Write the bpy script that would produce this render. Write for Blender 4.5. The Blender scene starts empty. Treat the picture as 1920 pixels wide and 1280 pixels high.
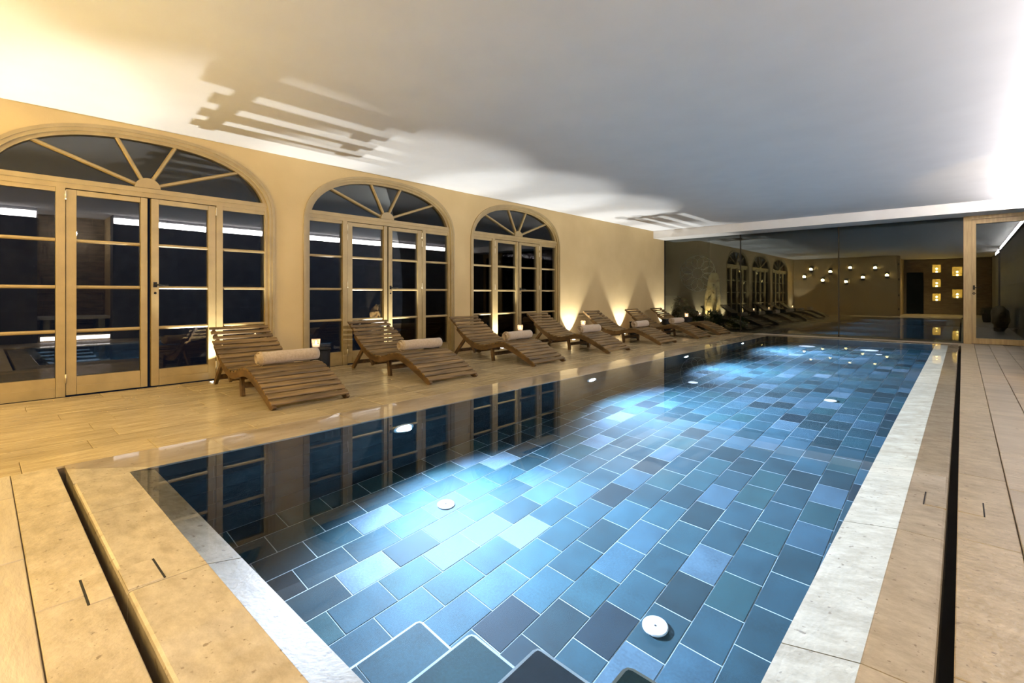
import bpy, bmesh, math, random
from mathutils import Vector, Matrix
random.seed(7)
S = bpy.context.scene
COL = S.collection
PI = math.pi

# ------------------------------------------------------------------ camera
cam_d = bpy.data.cameras.new('camera'); cam = bpy.data.objects.new('camera', cam_d); COL.objects.link(cam)
cam.location = (0, 0, 1.1)
cam.rotation_euler = (PI/2, 0, math.atan2(844.3, 918.9))
cam_d.sensor_width = 36; cam_d.lens = 918.9/1920*36
cam_d.shift_y = -88.4/1920
cam_d.clip_start = .02; cam_d.clip_end = 200
S.camera = cam

# ------------------------------------------------------------------ world, exposure
W = bpy.data.worlds.new('night'); S.world = W; W.use_nodes = True
bg = W.node_tree.nodes['Background']; bg.inputs[0].default_value = (.30, .42, .80, 1); bg.inputs[1].default_value = .008
S.view_settings.view_transform = 'Standard'; S.view_settings.look = 'None'
S.view_settings.gamma = 1; S.view_settings.use_curve_mapping = False
S.view_settings.exposure = 0.6
S.cycles.max_bounces = 7; S.cycles.diffuse_bounces = 2; S.cycles.glossy_bounces = 4
S.cycles.transmission_bounces = 4; S.cycles.transparent_max_bounces = 12
S.cycles.adaptive_threshold = .05; S.cycles.caustics_reflective = False;  S.cycles.sample_clamp_indirect = 4; S.cycles.blur_glossy = .5

# light strengths, all in one place
UPLIGHT_W, UPLIGHT_C = 150, (.97, .98, .95)
SCONCE_W, SCONCE_C = 31, (1.0, .71, .21)
STRIP_E, STRIP_C = 42, (1.0, .92, .91)
POOL_W, POOL_C = 2300, (.64, .77, 1.0)
DOWN_W, DOWN_C = 200, (1.0, .76, .42)

# ------------------------------------------------------------------ key measures (metres)
XW, XR = -7.07, 1.12            # left wall, right wall
YB, YG = -1.45, 14.97           # rear wall, far glass
ZC = 3.06                       # ceiling
PX0, PX1, PY0, PY1 = -3.80, -.437, .762, 14.15   # pool inner edge
PD = 1.40                       # pool depth
BX, BY = -.222, .632            # where the submerged sloping edge of the coping begins
SX, SY = -.057, .372            # overflow slot, pool side
OX, OY = -.018, .335            # overflow slot, deck side
LX = -4.25                      # joint between coping and deck, window side
FY = 14.46

# ------------------------------------------------------------------ materials
def s2l(c):
    return tuple((v/255/12.92 if v/255 <= .04045 else ((v/255+.055)/1.055)**2.4) for v in c)
def pmat(name, c1, c2=None, scale=(1,1,1), rough=.5, bump=0, bscale=None, coat=0, rnd=0, lo=.35, hi=.65,
         detail=6, metal=0, spec=.5, island=False, emit=None, sheen=0, croug=.03, spots=None, nrough=.5):
    m = bpy.data.materials.new(name); m.use_nodes = True
    nt = m.node_tree; N = nt.nodes; L = nt.links; b = N['Principled BSDF']
    b.inputs['Roughness'].default_value = rough; b.inputs['Metallic'].default_value = metal
    b.inputs['Specular IOR Level'].default_value = spec
    b.inputs['Coat Weight'].default_value = coat; b.inputs['Coat Roughness'].default_value = croug
    b.inputs['Coat IOR'].default_value = 1.4
    if sheen: b.inputs['Sheen Weight'].default_value = sheen
    b.inputs['Base Color'].default_value = (*c1, 1)
    pos = N.new('ShaderNodeNewGeometry')
    mp = N.new('ShaderNodeVectorMath'); mp.operation = 'MULTIPLY'; mp.inputs[1].default_value = scale
    L.new(pos.outputs['Position'], mp.inputs[0]); vec = mp.outputs[0]
    if rnd:
        if island: rv = pos.outputs['Random Per Island']
        else:
            oi = N.new('ShaderNodeObjectInfo'); rv = oi.outputs['Random']
        off = N.new('ShaderNodeVectorMath'); off.operation = 'ADD'
        mu = N.new('ShaderNodeMath'); mu.operation = 'MULTIPLY'; mu.inputs[1].default_value = 37.0
        L.new(rv, mu.inputs[0]); L.new(vec, off.inputs[0]); L.new(mu.outputs[0], off.inputs[1]); vec = off.outputs[0]
    col = None
    if c2 is not None:
        nz = N.new('ShaderNodeTexNoise'); nz.inputs['Scale'].default_value = 1; nz.inputs['Detail'].default_value = detail; nz.inputs['Roughness'].default_value = nrough
        L.new(vec, nz.inputs['Vector'])
        rp = N.new('ShaderNodeMapRange'); rp.inputs['From Min'].default_value = lo; rp.inputs['From Max'].default_value = hi
        L.new(nz.outputs['Fac'], rp.inputs['Value'])
        mx = N.new('ShaderNodeMix'); mx.data_type = 'RGBA'
        mx.inputs['A'].default_value = (*c1, 1); mx.inputs['B'].default_value = (*c2, 1)
        L.new(rp.outputs[0], mx.inputs['Factor']); col = mx.outputs['Result']
    if spots:
        nz = N.new('ShaderNodeTexNoise'); nz.inputs['Scale'].default_value = spots[1]; nz.inputs['Detail'].default_value = 3
        L.new(pos.outputs['Position'], nz.inputs['Vector'])
        rp = N.new('ShaderNodeMapRange'); rp.inputs['From Min'].default_value = spots[2]; rp.inputs['From Max'].default_value = spots[2]+.05
        L.new(nz.outputs['Fac'], rp.inputs['Value'])
        mx = N.new('ShaderNodeMix'); mx.data_type = 'RGBA'
        L.new(rp.outputs[0], mx.inputs['Factor']); L.new(col, mx.inputs['A']); mx.inputs['B'].default_value = (*spots[0], 1)
        col = mx.outputs['Result']
    if rnd and col is not None:
        hs = N.new('ShaderNodeHueSaturation'); mr = N.new('ShaderNodeMapRange')
        mr.inputs['To Min'].default_value = 1-rnd; mr.inputs['To Max'].default_value = 1+rnd
        L.new(rv, mr.inputs['Value']); L.new(mr.outputs[0], hs.inputs['Value']); L.new(col, hs.inputs['Color']); col = hs.outputs[0]
    if col is not None: L.new(col, b.inputs['Base Color'])
    if bump:
        nz = N.new('ShaderNodeTexNoise'); nz.inputs['Detail'].default_value = 3
        bs = N.new('ShaderNodeVectorMath'); bs.operation = 'MULTIPLY'; bs.inputs[1].default_value = bscale or tuple(3*v for v in scale)
        L.new(pos.outputs['Position'], bs.inputs[0]); L.new(bs.outputs[0], nz.inputs['Vector']); nz.inputs['Scale'].default_value = 1
        bp = N.new('ShaderNodeBump'); bp.inputs['Strength'].default_value = bump; bp.inputs['Distance'].default_value = .01
        L.new(nz.outputs['Fac'], bp.inputs['Height']); L.new(bp.outputs[0], b.inputs['Normal'])
    if emit:
        b.inputs['Emission Color'].default_value = (*emit[0], 1); b.inputs['Emission Strength'].default_value = emit[1]
    return m

def tile_mat(name, island):
    m = pmat(name, (.5,.5,.5), rough=.75, spec=.2)
    nt = m.node_tree; N = nt.nodes; L = nt.links; b = N['Principled BSDF']
    g = N.new('ShaderNodeNewGeometry')
    rv = g.outputs['Random Per Island'] if island else None
    if not island:
        oi = N.new('ShaderNodeObjectInfo'); rv = oi.outputs['Random']
    rp = N.new('ShaderNodeValToRGB'); e = rp.color_ramp.elements
    cols = [(0,(0.0049,0.0167,0.0256)),(.10,(0.0064,0.0239,0.0317)),(.26,(0.0108,0.0394,0.0536)),(.46,(0.0151,0.0501,0.0707)),(.60,(0.0130,0.0501,0.0584)),
            (.76,(0.0183,0.0597,0.0841)),(.90,(0.0280,0.0716,0.1048)),(.955,(0.0512,0.0985,0.1371)),(1,(0.0700,0.1223,0.1644))]
    e[0].position, e[0].color = cols[0][0], (*cols[0][1],1); e[1].position, e[1].color = cols[-1][0], (*cols[-1][1],1)
    for p, c in cols[1:-1]:
        x = e.new(p); x.color = (*c,1)
    L.new(rv, rp.inputs[0])
    nz = N.new('ShaderNodeTexNoise'); nz.inputs['Scale'].default_value = 70; nz.inputs['Detail'].default_value = 6
    L.new(g.outputs['Position'], nz.inputs['Vector'])
    n2 = N.new('ShaderNodeTexNoise'); n2.inputs['Scale'].default_value = 5; n2.inputs['Detail'].default_value = 4
    L.new(g.outputs['Position'], n2.inputs['Vector'])
    ad = N.new('ShaderNodeMath'); ad.operation = 'ADD'; L.new(nz.outputs['Fac'], ad.inputs[0]); L.new(n2.outputs['Fac'], ad.inputs[1])
    mr = N.new('ShaderNodeMapRange'); mr.inputs['From Min'].default_value = .6; mr.inputs['From Max'].default_value = 1.4
    mr.inputs['To Min'].default_value = .62; mr.inputs['To Max'].default_value = 1.38
    L.new(ad.outputs[0], mr.inputs['Value'])
    hs = N.new('ShaderNodeHueSaturation'); L.new(rp.outputs[0], hs.inputs['Color']); L.new(mr.outputs[0], hs.inputs['Value'])
    L.new(hs.outputs[0], b.inputs['Base Color'])
    return m

def glass_mat(name, ior=1.5, tint=(.93,.96,.95), rough=0.0):
    m = bpy.data.materials.new(name); m.use_nodes = True; nt = m.node_tree; N = nt.nodes; L = nt.links
    N.remove(N['Principled BSDF']); out = N['Material Output']
    fr = N.new('ShaderNodeFresnel'); fr.inputs['IOR'].default_value = ior
    tr = N.new('ShaderNodeBsdfTransparent'); tr.inputs[0].default_value = (*tint, 1)
    gl = N.new('ShaderNodeBsdfGlossy'); gl.inputs['Roughness'].default_value = rough
    mx = N.new('ShaderNodeMixShader'); L.new(fr.outputs[0], mx.inputs[0]); L.new(tr.outputs[0], mx.inputs[1]); L.new(gl.outputs[0], mx.inputs[2])
    L.new(mx.outputs[0], out.inputs[0]); return m

def water_mat():
    m = bpy.data.materials.new('pool_water'); m.use_nodes = True; nt = m.node_tree; N = nt.nodes; L = nt.links
    N.remove(N['Principled BSDF']); out = N['Material Output']
    g = N.new('ShaderNodeNewGeometry')
    nz = N.new('ShaderNodeTexNoise'); nz.inputs['Scale'].default_value = 1.6; nz.inputs['Detail'].default_value = 2
    L.new(g.outputs['Position'], nz.inputs['Vector'])
    bp = N.new('ShaderNodeBump'); bp.inputs['Strength'].default_value = .04; bp.inputs['Distance'].default_value = .005
    L.new(nz.outputs['Fac'], bp.inputs['Height'])
    fr = N.new('ShaderNodeFresnel'); fr.inputs['IOR'].default_value = 1.333; L.new(bp.outputs[0], fr.inputs['Normal'])
    rf = N.new('ShaderNodeBsdfRefraction'); rf.inputs['IOR'].default_value = 1.333; rf.inputs['Roughness'].default_value = 0
    rf.inputs['Color'].default_value = (.92, .96, 1, 1); L.new(bp.outputs[0], rf.inputs['Normal'])
    gl = N.new('ShaderNodeBsdfGlossy'); gl.inputs['Roughness'].default_value = 0; L.new(bp.outputs[0], gl.inputs['Normal'])
    mx = N.new('ShaderNodeMixShader'); L.new(fr.outputs[0], mx.inputs[0]); L.new(rf.outputs[0], mx.inputs[1]); L.new(gl.outputs[0], mx.inputs[2])
    L.new(mx.outputs[0], out.inputs[0]); return m

def frost_mat():
    m = bpy.data.materials.new('frosted_tumbler'); m.use_nodes = True; nt = m.node_tree; N = nt.nodes; L = nt.links
    N.remove(N['Principled BSDF']); out = N['Material Output']
    tr = N.new('ShaderNodeBsdfTransparent'); tl = N.new('ShaderNodeBsdfTranslucent'); tl.inputs[0].default_value = (.95,.88,.84,1)
    mx = N.new('ShaderNodeMixShader'); mx.inputs[0].default_value = .16; L.new(tr.outputs[0], mx.inputs[1]); L.new(tl.outputs[0], mx.inputs[2])
    L.new(mx.outputs[0], out.inputs[0]); return m
def emat(name, c, e):
    m = bpy.data.materials.new(name); m.use_nodes = True; b = m.node_tree.nodes['Principled BSDF']
    b.inputs['Base Color'].default_value = (*c, 1); b.inputs['Emission Color'].default_value = (*c, 1); b.inputs['Emission Strength'].default_value = e
    return m

M = {}
M['plaster'] = pmat('ochre_plaster', (.54,.39,.18), (.60,.44,.21), (1.3,1.3,1.3), .85, .12, (60,60,60))
M['ceiling'] = pmat('white_ceiling', (.80,.80,.80), (.83,.83,.83), (2,2,2), .9, .05, (80,80,80))
M['beam'] = pmat('white_beam_paint', (.80,.78,.74), (.84,.82,.78), (3,3,3), .8)
M['paint'] = pmat('ochre_joinery', (.315,.225,.092), (.375,.27,.115), (6,6,6), .42, .08, (90,90,25))
M['oak'] = pmat('pale_oak', (.44,.30,.13), (.55,.39,.18), (30,30,3), .45, .1, (90,90,9))
M['grout'] = pmat('dark_grout', (.20,.15,.09), (.26,.20,.12), (9,9,9), .9)
M['paver'] = pmat('deck_limestone', (.40,.295,.15), (.64,.50,.29), (15,2.6,15), .16, .5, (60,9,60), rnd=.13, spots=((.38,.29,.18), 11, .68), lo=.3, hi=.7, detail=7, nrough=.68)
M['paver_r'] = pmat('deck_limestone_cross', (.45,.36,.24), (.70,.59,.43), (1.6,6,3), .34, .45, (14,50,20), rnd=.12, spots=((.38,.29,.18), 11, .68), lo=.3, hi=.7, detail=7, nrough=.68)
M['coping'] = pmat('wet_coping_limestone', (.44,.35,.22), (.69,.58,.40), (7,12,7), .45, .10, (50,50,50), coat=1, rnd=.07, spots=((.30,.22,.13), 34, .655), detail=7, nrough=.74)
M['wetc'] = pmat('soaked_coping_limestone', (.33,.25,.15), (.52,.41,.27), (5,1.5,5), .45, .10, (50,50,50), coat=1, rnd=.06, spots=((.24,.17,.09), 14, .66), detail=7, nrough=.68)
M['slab'] = pmat('edge_limestone', (.43,.335,.195), (.67,.55,.37), (7,12,7), .36, .4, (40,40,40), rnd=.07, spots=((.30,.22,.13), 34, .655), detail=7, nrough=.74)
M['slot'] = pmat('black_channel', (.01,.009,.007), rough=.8)
M['tile'] = tile_mat('slate_pool_tile', False); M['tiles'] = tile_mat('slate_pool_tiles', True)
M['wtiles'] = pmat('dark_slate_wall_tile', (.006,.014,.018), (.014,.030,.038), (6,6,6), .7, rnd=.3, island=True, spec=.2)
M['wgrout'] = pmat('dark_wall_grout', (.04,.06,.07), rough=.8)
M['pgrout'] = pmat('pale_pool_grout', (.36,.47,.52), (.44,.55,.60), (9,9,9), .8)
M['water'] = water_mat()
M['glass'] = glass_mat('window_glass', 1.75); M['gglass'] = frost_mat()
M['fglass'] = glass_mat('glazed_wall_glass', 1.85, (.84,.92,.89))
M['teak'] = pmat('oiled_teak', (.074,.044,.014), (.235,.143,.048), (28,2.4,28), .52, .25, (120,9,120), rnd=.22)
M['teakr'] = pmat('oiled_teak_rail', (.058,.030,.009), (.15,.080,.026), (5,28,12), .42, .2, (20,90,40), rnd=.12)
M['towel'] = pmat('cream_terry', (.50,.36,.215), (.59,.44,.285), (40,40,40), .95, .9, (160,160,160), sheen=.4)
M['drum'] = pmat('black_drum', (.005,.005,.005), (.009,.008,.008), (8,8,8), .6, spec=.2)
M['black'] = pmat('black_metal', (.012,.011,.010), rough=.35, metal=.6)
M['steel'] = pmat('brushed_steel', (.62,.60,.56), rough=.3, metal=1)
M['brass'] = pmat('hinge_metal', (.70,.60,.42), rough=.3, metal=.8)
M['white_pl'] = pmat('white_plastic', (.86,.90,.90), rough=.4)
M['dot'] = pmat('dark_hole', (.01,.01,.01), rough=.6)
M['slate'] = pmat('dark_slate', (.085,.090,.112), (.15,.155,.185), (2,4,4), .5, .5, (9,12,12), rnd=.16)
M['slatej'] = pmat('slate_joint', (.12,.12,.125), rough=.8)
M['stonew'] = pmat('rough_stone_wall', (.20,.145,.08), (.36,.28,.17), (3,3,14), .8, .8, (9,9,40))
M['rock'] = pmat('rough_boulder', (.40,.27,.13), (.62,.47,.27), (7,7,7), .85, 1.0, (22,22,22), spots=((.16,.10,.05), 8, .62))
M['dwall'] = pmat('anthracite_render', (.035,.033,.030), (.045,.042,.038), (2,2,2), .9)
M['pale'] = pmat('pale_render', (.42,.42,.34), (.48,.48,.40), (4,4,4), .9)
M['line'] = pmat('grey_line', (.75,.74,.72), rough=.6)
M['leaf'] = pmat('dark_leaf', (.012,.032,.010), (.035,.070,.020), (20,20,20), .5)
M['soil'] = pmat('night_terrace', (.05,.045,.035), (.07,.06,.05), (3,3,3), .9)
M['wax'] = pmat('white_wax', (.85,.78,.66), rough=.5, emit=((1,.55,.3), .6))
M['flame'] = emat('candle_flame', (1,.66,.36), 22)
M['uplens'] = emat('uplight_lens', UPLIGHT_C, 10)
M['bulb'] = emat('warm_bulb', (1.0,.80,.38), 80)
M['strip'] = emat('cove_strip_light', STRIP_C, STRIP_E)
M['step'] = emat('step_strip', (1,.93,.95), 16)
M['plens'] = emat('pool_lamp_lens', (.78,.90,1.0), 160)
M['dlens'] = emat('downlight_lens', (1.0,.88,.72), 30)
M['nicheglow'] = emat('niche_bulb', (1.0,.82,.36), 40)
M['niche'] = pmat('niche_lining', (.62,.52,.28), rough=.8)
M['terrac'] = pmat('clay_pot', (.10,.07,.05), rough=.8)

for k in ('flame','uplens','bulb','plens','dlens','nicheglow','wax'): M[k].cycles.emission_sampling = 'NONE'   # their real lamps sit beside them

# ------------------------------------------------------------------ helpers
def link(o, parent=None):
    COL.objects.link(o)
    if parent is not None: o.parent = parent
    return o
def tag(o, label=None, cat=None, group=None, kind=None):
    if label: o['label'] = label
    if cat: o['category'] = cat
    if group: o['group'] = group
    if kind: o['kind'] = kind
    return o
def thing(name, loc, label, cat, group=None, rz=0):
    o = bpy.data.objects.new(name, None); o.empty_display_size = .1
    link(o); o.location = loc; o.rotation_euler.z = rz
    return tag(o, label, cat, group)
class MB:
    def __init__(s): s.v = []; s.f = []; s.sm = []
    def add(s, vs, fs, smooth=False):
        n = len(s.v); s.v += [tuple(v) for v in vs]; s.f += [tuple(i+n for i in f) for f in fs]; s.sm += [smooth]*len(fs); return s
    def box(s, x0, x1, y0, y1, z0, z1, c=0):
        if c <= 0:
            v = [(x,y,z) for z in (z0,z1) for y in (y0,y1) for x in (x0,x1)]
            return s.add(v, [(0,2,3,1),(4,5,7,6),(0,1,5,4),(2,6,7,3),(0,4,6,2),(1,3,7,5)])
        # chamfered top edges
        v = [(x0,y0,z0),(x1,y0,z0),(x1,y1,z0),(x0,y1,z0),(x0,y0,z1-c),(x1,y0,z1-c),(x1,y1,z1-c),(x0,y1,z1-c),
             (x0+c,y0+c,z1),(x1-c,y0+c,z1),(x1-c,y1-c,z1),(x0+c,y1-c,z1)]
        f = [(3,2,1,0),(8,9,10,11)]
        for i in range(4):
            j = (i+1)%4; f += [(i,j,4+j,4+i),(4+i,4+j,8+j,8+i)]
        return s.add(v, f)
    def prism(s, poly, a, b, axis):
        """poly: list of 2D points; extrude along axis ('x': poly=(y,z); 'y': poly=(x,z); 'z': poly=(x,y))"""
        P = {'x': lambda p,t:(t,p[0],p[1]), 'y': lambda p,t:(p[0],t,p[1]), 'z': lambda p,t:(p[0],p[1],t)}[axis]
        n = len(poly); v = [P(p,a) for p in poly]+[P(p,b) for p in poly]
        f = [tuple(range(n)), tuple(range(2*n-1,n-1,-1))]+[(i,i+n,(i+1)%n+n,(i+1)%n) for i in range(n)]
        return s.add(v, f)
    def lathe(s, prof, n=24, c=(0,0,0), axis='z', smooth=True):
        A = {'z': lambda r,h,a:(c[0]+r*math.cos(a),c[1]+r*math.sin(a),c[2]+h),
             'x': lambda r,h,a:(c[0]+h,c[1]+r*math.cos(a),c[2]+r*math.sin(a)),
             'y': lambda r,h,a:(c[0]+r*math.sin(a),c[1]+h,c[2]+r*math.cos(a))}[axis]
        v = [A(r,h,2*PI*k/n) for r,h in prof for k in range(n)]; f = []
        for i in range(len(prof)-1):
            for k in range(n):
                f.append((i*n+k, i*n+(k+1)%n, (i+1)*n+(k+1)%n, (i+1)*n+k))
        return s.add(v, f, smooth)
    def tube(s, pts, r, n=8, smooth=True):
        pts = [Vector(p) for p in pts]; v = []; f = []
        rs = r if isinstance(r, (list, tuple)) else [r]*len(pts)
        for i, p in enumerate(pts):
            d = (pts[min(i+1,len(pts)-1)]-pts[max(i-1,0)]).normalized()
            u = d.orthogonal().normalized() if abs(d.z) > .99 else d.cross(Vector((0,0,1))).normalized(); w = d.cross(u)
            v += [p+rs[i]*(math.cos(2*PI*k/n)*u+math.sin(2*PI*k/n)*w) for k in range(n)]
        for i in range(len(pts)-1):
            for k in range(n): f.append((i*n+k, i*n+(k+1)%n, (i+1)*n+(k+1)%n, (i+1)*n+k))
        m = len(pts)-1
        f += [tuple(range(n-1,-1,-1)), tuple(m*n+k for k in range(n))]
        return s.add(v, f, smooth)
    def mesh(s, name, mat):
        me = bpy.data.meshes.new(name); me.from_pydata(s.v, [], s.f); me.materials.append(mat)
        bm = bmesh.new(); bm.from_mesh(me); bmesh.ops.recalc_face_normals(bm, faces=bm.faces); bm.to_mesh(me); bm.free()
        me.polygons.foreach_set('use_smooth', s.sm); me.update(); return me
    def build(s, name, mat, parent=None, loc=None):
        o = bpy.data.objects.new(name, s.mesh(name, mat)); link(o, parent)
        if loc: o.location = loc
        return o
def box(name, x0, x1, y0, y1, z0, z1, mat, parent=None, c=0, kind=None):
    o = MB().box(x0,x1,y0,y1,z0,z1,c).build(name, mat, parent)
    if kind: o['kind'] = kind
    return o
def spot(name, loc, rot, watts, color, size, blend, radius, parent=None):
    d = bpy.data.lights.new(name, 'SPOT'); d.energy = watts; d.color = color; d.spot_size = size; d.spot_blend = blend; d.shadow_soft_size = radius
    o = bpy.data.objects.new(name, d); link(o, parent); o.location = loc; o.rotation_euler = rot; return o
def point(name, loc, watts, color, radius, parent=None):
    d = bpy.data.lights.new(name, 'POINT'); d.energy = watts; d.color = color; d.shadow_soft_size = radius
    o = bpy.data.objects.new(name, d); link(o, parent); o.location = loc; return o

# ================================================================== SETTING
# ---- floor: dark bedding under the stone, all round the pool
floor = MB()
for a in ((XW,LX,YB-4.6,YG), (LX,-.2,YB-4.6,.14), (.17,XR+1.3,YB-4.6,YG), (LX,.17,FY,YG)):
    floor.box(a[0],a[1],a[2],a[3],-.30,-.014)
floor = floor.build('floor', M['grout'])
tag(floor, 'pale limestone paved deck around the indoor pool', kind='structure')
def pave(x0, x1, y0, y1, w, lmin, lmax, along, mat, gap=.004):
    n = max(1, round(((x1-x0) if along == 'y' else (y1-y0))/w)); ww = ((x1-x0) if along == 'y' else (y1-y0))/n
    for i in range(n):
        a, e = (y0, y1) if along == 'y' else (x0, x1); p = a; first = True
        while p < e-.02:
            q = p+random.uniform(lmin, lmax)*(random.uniform(.3,1) if first else 1); first = False
            if q > e-.18: q = e
            dz = random.uniform(-.0012, .0012)
            if along == 'y': box('paver', x0+i*ww+gap/2, x0+(i+1)*ww-gap/2, p+gap/2, q-gap/2, -.02, dz, mat, floor, .003)
            else: box('paver', p+gap/2, q-gap/2, y0+i*ww+gap/2, y0+(i+1)*ww-gap/2, -.02, dz, mat, floor, .003)
            p = q
pave(XW, LX, YB, YG, .31, .55, 1.0, 'y', M['paver'], .0025)
pave(LX, -.02, YB, .13, .40, .5, 1.15, 'x', M['paver_r'])
pave(.19, XR, YB, YG, .23, .5, .95, 'y', M['paver_r'])
pave(LX, .19, FY, YG, .26, .6, 1.0, 'x', M['paver_r'])
box('paver', -2.4, XR+1.2, YB-4.6, YB, -.02, 0, M['slab'], floor)

# ---- overflow channel and coping
chan = MB()
chan.box(LX,OX+.01,OY-.01,SY+.02,-.30,-.16); chan.box(SX-.02,OX+.01,OY,FY,-.30,-.16)
chan = chan.build('trim_1', M['slot']); tag(chan, 'black overflow channel running round the pool edge', kind='structure')
cop = bpy.data.objects.new('pool_coping', None); link(cop); tag(cop, 'wet limestone coping slabs round the pool', kind='structure')
G = .0025
def near_prof(): return [(SY,-.16),(SY,-.014),(SY+.004,-.004),(SY+.014,0),(BY,0),(PY0,-.060),(PY0,-.16)]
xs = [-3.80,-3.22,-2.27,-1.28,PX1]
for i in range(4):
    MB().prism(near_prof(), xs[i]+(G if i else 0), xs[i+1]-G, 'x').build('coping_slab', M['coping'], cop)
MB().prism([(LX+.10,SY),(PX0-G,SY),(PX0-G,PY0)], -.16, 0, 'z').build('coping_slab', M['coping'], cop)
MB().prism([(LX,SY),(LX+.10-G*2,SY),(PX0-G*2,PY0),(PX0,PY0+.001),(PX0,1.2),(LX,1.2)], -.035, 0, 'z').build('coping_slab', M['wetc'], cop)
y = 1.2
while y < PY1:
    q = min(y+1.02, PY1); 
    if PY1-q < .3: q = PY1
    MB().box(LX,PX0,y+G,q-G,-.035,0,.002).build('coping_slab', M['wetc'], cop); y = q
def right_prof(): return [(SX,-.16),(SX,-.014),(SX-.004,-.004),(SX-.014,0),(BX,0),(PX1,-.080),(PX1,-.16)]
ys = [PY0+.0,1.78,2.92]
while ys[-1] < PY1-1.3: ys.append(ys[-1]+1.02)
ys.append(PY1)
for a, b_ in zip(ys, ys[1:]):
    MB().prism(right_prof(), a+G, b_-G, 'y').build('coping_slab', M['coping'], cop)
MB().box(PX1,SX,SY,PY0-G,-.16,-.06).build('coping_slab', M['coping'], cop)
x = LX
while x < SX-.05:
    q = min(x+1.05, SX)
    if SX-q < .3: q = SX
    MB().box(x+G,q-G,PY1,FY,-.035,0,.002).build('coping_slab', M['wetc'], cop); x = q
# outer edge slabs beyond the channel
edge = bpy.data.objects.new('deck_edging', None); link(edge); tag(edge, 'dry limestone edging slabs outside the overflow channel', kind='structure')
for a, b_ in zip([LX,-3.5,-2.36,-1.45,-.5],[-3.5,-2.36,-1.45,-.5,OX]):
    MB().box(a+G,b_-G,.13+G,OY,-.16,0,.003).build('edging_slab', M['slab'], edge)
ye = [.13,1.9,3.0]
while ye[-1] < FY-1.2: ye.append(ye[-1]+1.08)
ye.append(FY)
for a, b_ in zip(ye, ye[1:]):
    MB().box(OX,.19-G,a+G,b_-G,-.16,0,.003).build('edging_slab', M['slab'], edge)
# inspection lids over the channel
def lid(x0,x1,y0,y1,mat,side):
    t = .0035
    o = box('inspection_lid', x0,x1,y0,y1,-.01,t,mat,cop,.0015)
    if side == 'y': 
        w = y1 if mat is M['coping'] else y0-.008
        box('lid_gap', x0,x1,w,w+.008,-.01,.0012,M['slot'],cop)
    else:
        w = x0-.008 if mat is M['coping'] else x1
        box('lid_gap', w,w+.006,y0,y1,-.01,.0012,M['slot'],cop)
lid(-2.50,-2.275,.268,.333,M['slab'],'y'); lid(-2.48,-2.28,.376,.486,M['coping'],'y')
lid(-.145,-.060,3.35,3.57,M['coping'],'x'); lid(-.016,.078,3.36,3.58,M['slab'],'x')

# ---- pool basin
basin = MB()
basin.box(PX0-.25,PX1+.25,PY0-.25,PY1+.25,-PD-.3,-PD-.0025)
bw = MB()
bw.box(PX0-.25,PX0-.002,PY0-.25,PY1+.25,-PD-.02,-.035); bw.box(PX1+.012,PX1+.25,PY0-.25,PY1+.25,-PD-.02,-.16)
bw.box(PX0-.002,PX1+.02,PY0-.25,PY0-.012,-PD-.02,-.16); bw.box(PX0-.002,PX1+.02,PY1+.002,PY1+.25,-PD-.02,-.035)
basin = basin.build('pool_basin', M['pgrout']); tag(basin, 'sunken pool basin lined with blue slate tiles', kind='structure')
bw.build('side_lining', M['wgrout'], basin)
TW, TL, g = (PX1-PX0)/15, .336, .0032
tm = MB().box(-TW/2+g,TW/2-g,-TL/2+g,TL/2-g,-.012,0,.0015).mesh('pool_tile', M['tile'])
cands = []
for c in range(15):
    xc = PX1-(c+.5)*TW
    yy = PY0-(.09 if c % 2 else .258)
    while yy < PY1-.01:
        a, b_ = max(yy,PY0), min(yy+TL,PY1)
        if b_-a > .02: cands.append((xc,a,b_))
        yy += TL
cands.sort(key=lambda t: (t[0]+.0)**2+t[1]**2)
rest = MB(); k = 0
for xc, a, b_ in cands:
    if k < 300 and a > 1.0:
        if b_-a > TL-.01:
            o = bpy.data.objects.new('pool_tile', tm); link(o, basin); o.location = (xc,(a+b_)/2,-PD+random.uniform(-.0008,.0008))
        else: box('pool_tile', xc-TW/2+g,xc+TW/2-g,a+g,b_-g,-PD-.012,-PD,M['tile'],basin)
        k += 1
    else: rest.box(xc-TW/2+g,xc+TW/2-g,a+g,b_-g,-PD-.012,-PD)
tag(rest.build('pool_tile_field', M['tiles'], basin), kind='stuff')
wt = MB()
nz = 6; hz = (PD-.035)/nz
for r in range(nz):
    z0 = -PD+r*hz
    yy = PY0-(0 if r % 2 else TL)
    while yy < PY1-.01:
        a, b_ = max(yy,PY0), min(yy+2*TL,PY1)
        if b_-a > .02:
            wt.box(PX0-.012,PX0,a+g,b_-g,z0+g,z0+hz-g); wt.box(PX1,PX1+.012,a+g,b_-g,z0+g,min(z0+hz,-.16)-g)
        yy += 2*TL
    xx = PX0-(0 if r % 2 else TL)
    while xx < PX1-.01:
        a, b_ = max(xx,PX0), min(xx+2*TL,PX1)
        if b_-a > .02:
            wt.box(a+g,b_-g,PY1,PY1+.012,z0+g,z0+hz-g); wt.box(a+g,b_-g,PY0-.012,PY0,z0+g,min(z0+hz,-.16)-g)
        xx += 2*TL
tag(wt.build('wall_tile_field', M['wtiles'], basin), kind='stuff')
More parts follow.
